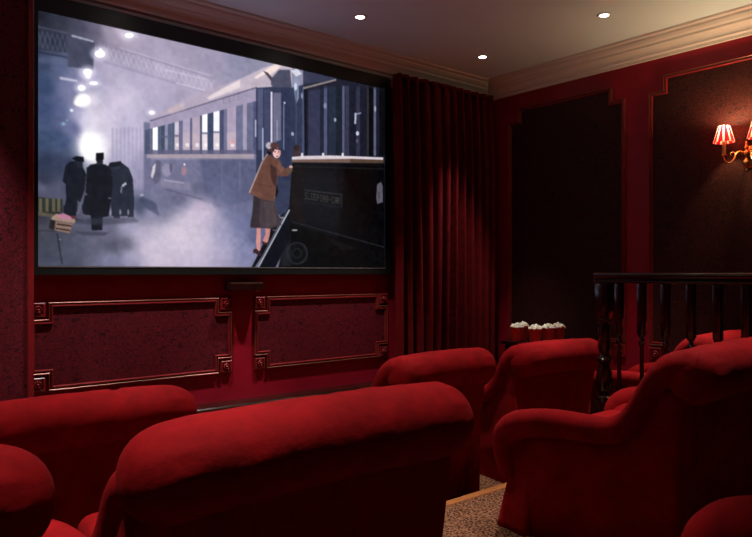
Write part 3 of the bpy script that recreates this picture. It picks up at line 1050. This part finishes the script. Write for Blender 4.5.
CH_C = armchair('armchair', NARROW, (2.70, 2.66, 0), 0, up=.022)
tag(CH_C, 'red velvet armchair in the front row directly before the right damask panel and curtain', 'armchair')
another(CH_C, (3.685, 2.60, 0), math.radians(-8), 'red velvet armchair in front of the popcorn table, beside the newel post')
another(CH_C, (4.50, 1.92, T2), 0, 'red velvet armchair behind the balusters, against the right wall').scale = (.94, .94, .885)
another(CH_C, (1.845, -.185, T3), 0, 'red velvet armchair at the lower right corner, only its arm front showing')

# ------------------------------------------------------------------ balustrade
RXP = 3.72
bal = empty('balustrade', (RXP, 2.29, T2))
tag(bal, 'dark mahogany balustrade with turned balusters between the right armchairs and the wall', 'balustrade')
HT = EYE - .004 - T2       # top of handrail above the tier
bm = bmesh.new()
half = [(.030 + .008 * math.cos(a), -.054 + .008 * math.sin(a)) for a in [math.radians(-90 + 20 * i) for i in range(10)]] + [(.024, -.043), (.023, -.036)]
half += [(.020 + .019 * math.cos(a), -.019 + .019 * math.sin(a)) for a in [math.radians(-70 + 16 * i) for i in range(11)]]
prof = half + [(-x, z) for x, z in half[::-1]]
loft(bm, [[(x, y, HT + z) for x, z in prof] for y in (.055, -2.4)])
link('handrail', bm, M['wood'], bal, 'auto')
link('bottom_rail', boxbm(-.03, .03, -2.4, -.03, .03, .075, bev=.008), M['wood'], bal)
bm = bmesh.new()
box(bm, -.047, .047, -.047, .047, 0, .40, bev=.005)
lathe(bm, [(.046, .395), (.050, .41), (.050, .425), (.030, .44), (.028, .455), (.044, .475), (.050, .53), (.044, .585), (.032, .62), (.030, .635), (.046, .645), (.048, .66), (.034, .675), (.030, .70), (.040, .73), (.036, .82), (.030, .875), (.046, .885), (.047, .90), (.036, .91)], 24)
box(bm, -.042, .042, -.042, .042, .905, HT - .066, bev=.004)
link('newel_post', bm, M['wood'], bal, 'auto')
bpos = [-.10 - .1445 * i for i in range(15)]
bprof = [(.024, .19), (.026, .20), (.020, .212), (.014, .23), (.020, .27), (.023, .33), (.019, .43), (.013, .55), (.011, .70), (.011, .755), (.018, .765), (.020, .78), (.013, .79), (.012, .805), (.021, .815), (.022, .83)]
first = None
for i, y in enumerate(bpos):
    if first is None:
        bm = bmesh.new()
        box(bm, -.022, .022, -.022, .022, .07, .195, bev=.003)
        lathe(bm, bprof, 16)
        box(bm, -.021, .021, -.021, .021, .825, HT - .06, bev=.003)
        first = link('baluster', bm, M['wood'], bal, 'auto')
        first.location = (0, y, 0)
    else:
        c = first.copy()
        COL.objects.link(c)
        c.parent = bal
        c.location = (0, y, 0)

# ------------------------------------------------------------------ popcorn table in the corner
TZ = .772
tb = empty('side_table', (4.68, 3.49, 0))
tag(tb, 'small dark wooden side table in the corner holding popcorn buckets', 'table')
link('tabletop', boxbm(-.22, .22, -.24, .24, TZ - .028, TZ, bev=.006), M['wood'], tb)
link('apron', boxbm(-.19, .19, -.21, .21, TZ - .12, TZ - .028), M['wood'], tb)
for sx in (-1, 1):
    for sy in (-1, 1):
        bm = bmesh.new()
        loft(bm, [[(sx * .175 + a * w_, sy * .195 + b * w_, z) for a, b in ((-1, -1), (1, -1), (1, 1), (-1, 1))] for z, w_ in ((0, .013), (.2, .017), (TZ - .12, .022))])
        link('leg', bm, M['wood'], tb)
cups = [(4.524, 3.60, 'popcorn bucket at the left end of the row on the corner table'),
        (4.668, 3.655, 'popcorn bucket at the back, behind the left gap, on the corner table'),
        (4.523, 3.41, 'popcorn bucket at the front middle of the corner table'),
        (4.665, 3.39, 'popcorn bucket second from the right on the corner table'),
        (4.80, 3.385, 'popcorn bucket at the right end of the row on the corner table')]
for i, (x, y, lab) in enumerate(cups):
    bm = bmesh.new()
    n = 28
    pr = [(.0005, 0), (.041, 0), (.043, .01), (.053, .112), (.0555, .114), (.0555, .119), (.051, .118), (.045, .05), (.0005, .05)]
    lathe(bm, pr, n)
    o = link('popcorn_bucket', bm, M['paper'], None, True)
    o.location = (x, y, TZ)
    tag(o, 'red ' + lab, 'popcorn bucket', 'popcorn buckets on the corner table')
    bm = bmesh.new()
    rr = random.Random(i)
    for q_ in range(85):
        a, r = rr.random() * 2 * PI, .052 * math.sqrt(rr.random())
        zz = .112 + .040 * (1 - (r / .055) ** 2) * rr.uniform(.4, 1)
        sz = rr.uniform(.008, .013)
        mt = Matrix.Translation((r * math.cos(a), r * math.sin(a), zz)) @ Matrix.Rotation(rr.random() * 6, 4, 'X') @ Matrix.Diagonal((sz, sz * rr.uniform(.7, 1), sz * rr.uniform(.6, 1), 1))
        bmesh.ops.create_icosphere(bm, subdivisions=1, radius=1, matrix=mt)
    pcn = link('popcorn', bm, M['popcorn'], o)
    pcn['kind'] = 'stuff'


# ------------------------------------------------------------------ wall sconces
def point(name, loc, energy, col, r=.02):
    L = bpy.data.lights.new(name, 'POINT')
    L.energy = energy
    L.color = col
    L.shadow_soft_size = r
    o = bpy.data.objects.new(name, L)
    COL.objects.link(o)
    o.location = loc
    return o


WARM = (1.0, .66, .33)
SCONCE_W = 11.0


def sconce(loc, rz, label):
    """local: wall at y=0, sconce reaches towards -y; z=0 at the plate's middle"""
    t = empty('wall_sconce', loc, rz)
    if label: tag(t, label, 'wall lamp', 'gilt two-arm wall lamps')
    bm = bmesh.new()
    rings = []
    for d, h in ((1, -.002), (1, .012), (.85, .022), (.6, .020), (.45, .034), (.2, .044), (.02, .045)):
        rings.append([(.038 * d * (1 + .08 * math.cos(6 * a)) * math.cos(a), -h, .085 * d * (1 + .08 * math.cos(6 * a)) * math.sin(a)) for a in [2 * PI * k_ / 36 for k_ in range(36)]])
    loft(bm, rings)
    link('backplate', bm, M['gold'], t, True)
    bm = bmesh.new()
    lathe(bm, [(.002, -.115), (.010, -.108), (.014, -.095), (.007, -.085), (.012, -.075), (.024, -.055), (.026, -.035), (.012, -.02), (.014, -.005), (.022, .01), (.018, .03), (.010, .045), (.016, .055), (.012, .07), (.006, .085), (.011, .095), (.002, .108)], 20, 0, -.055)
    link('centre_stem', bm, M['gold'], t, True)
    for sg in (-1, 1):
        bm = bmesh.new()
        tube(bm, [(sg * .008, -.055, .01, .008), (sg * .030, -.075, .035, .008), (sg * .048, -.10, .02, .0075), (sg * .055, -.118, -.02, .007), (sg * .075, -.132, -.045, .007), (sg * .10, -.14, -.035, .0065), (sg * .11, -.145, -.012, .006), (sg * .11, -.145, .005, .006)], 0, n=10)
        tube(bm, [(sg * .05, -.105, .015, .005), (sg * .065, -.11, .03, .004), (sg * .08, -.115, .02, .004), (sg * .075, -.113, .006, .003)], 0, n=8)
        lathe(bm, [(.004, 0), (.016, .004), (.024, .012), (.020, .014), (.010, .012), (.009, .022)], 18, sg * .11, -.145)
        link('arm', bm, M['gold'], t, True)
        bm = bmesh.new()
        lathe(bm, [(.011, .02), (.011, .10), (.013, .102), (.006, .106)], 16, sg * .11, -.145)
        link('candle_sleeve', bm, M['ivory'], t, True)
        bm = bmesh.new()
        n = 72
        rings = []
        for z, r in ((0, .066), (.045, .054), (.09, .040), (.115, .033)):
            rings.append([((r + .0022 * math.cos(k_ * PI)) * math.cos(2 * PI * k_ / n), (r + .0022 * math.cos(k_ * PI)) * math.sin(2 * PI * k_ / n), z) for k_ in range(n)])
        loft(bm, rings, caps=False)
        sh = link('lamp_shade', bm, M['shade'], t, False)
        sh.location = (sg * .11, -.145, .098)
        bm = bmesh.new()
        lathe(bm, [(.004, .0), (.010, .012), (.012, .024), (.006, .042), (.001, .05)], 12)
        b = link('bulb', bm, M['bulb'], sh, True)
        b.location = (0, 0, .012)
        for z_, r_ in ((0, .0742), (.122, .0365)):
            pass
        m4 = Matrix.Translation(loc) @ Matrix.Rotation(rz, 4, 'Z')
        p = m4 @ Vector((sg * .11, -.145, .098 + .102))
        point('sconce_light', p, SCONCE_W, WARM, .012)
    return t


sconce((RX, 1.94, 2.145), PI / 2 * 3 if False else -PI / 2, 'gilt wall lamp with two red-striped pleated shades on the right wall')

# ------------------------------------------------------------------ recessed ceiling lights
def spot(loc, energy, col, size, blend, r=.03):
    L = bpy.data.lights.new('downlight_beam', 'SPOT')
    L.energy = energy
    L.color = col
    L.spot_size = math.radians(size)
    L.spot_blend = blend
    L.shadow_soft_size = r
    o = bpy.data.objects.new('downlight_beam', L)
    COL.objects.link(o)
    o.location = loc
    return o


def downlight(x, y):
    t = empty('downlight', (x, y, CEIL))
    bm = bmesh.new()
    lathe(bm, [(.030, 0), (.030, -.006), (.046, -.006), (.050, -.003), (.050, 0)], 28, cap=False)
    link('ring', bm, M['white_metal'], t, True)
    bm = bmesh.new()
    lathe(bm, [(.001, -.004), (.029, -.004), (.029, -.001), (.001, -.001)], 24)
    link('lamp_face', bm, M['lamp'], t)
    return t


DL = {(4.24, 3.73): 'small round ceiling light nearest the corner, above the curtain',
      (2.92, 3.69): 'small round ceiling light above the top edge of the screen',
      (4.20, 2.585): 'small round ceiling light above the right wall, right of the other two'}
DLE = 150.0
for y in (3.70, 2.585, 1.45):
    for x in ((.10, 1.25, 2.92, 4.22) if y < 2 else (.28, 1.60, 2.92, 4.22)):
        key = next((k_ for k_ in DL if abs(k_[0] - x) < .1 and abs(k_[1] - y) < .1), None)
        px, py = key if key else (x, y)
        t = downlight(px, py)
        tag(t, DL[key] if key else 'small round recessed ceiling light outside the picture, over the seats', 'ceiling light', 'recessed ceiling lights')
        front = y > 3 and x < 3
        sp = spot((px, py, CEIL - .012), DLE * (1.5 if front else 1), (1.0, .93, .88), 56 if front else 48, .7)
        if front:
            sp.rotation_euler = (math.radians(8), 0, 0)

w = bpy.data.worlds.new('dark')
SC.world = w
w.use_nodes = True
w.node_tree.nodes['Background'].inputs[0].default_value = (0, 0, 0, 1)
w.node_tree.nodes['Background'].inputs[1].default_value = 0
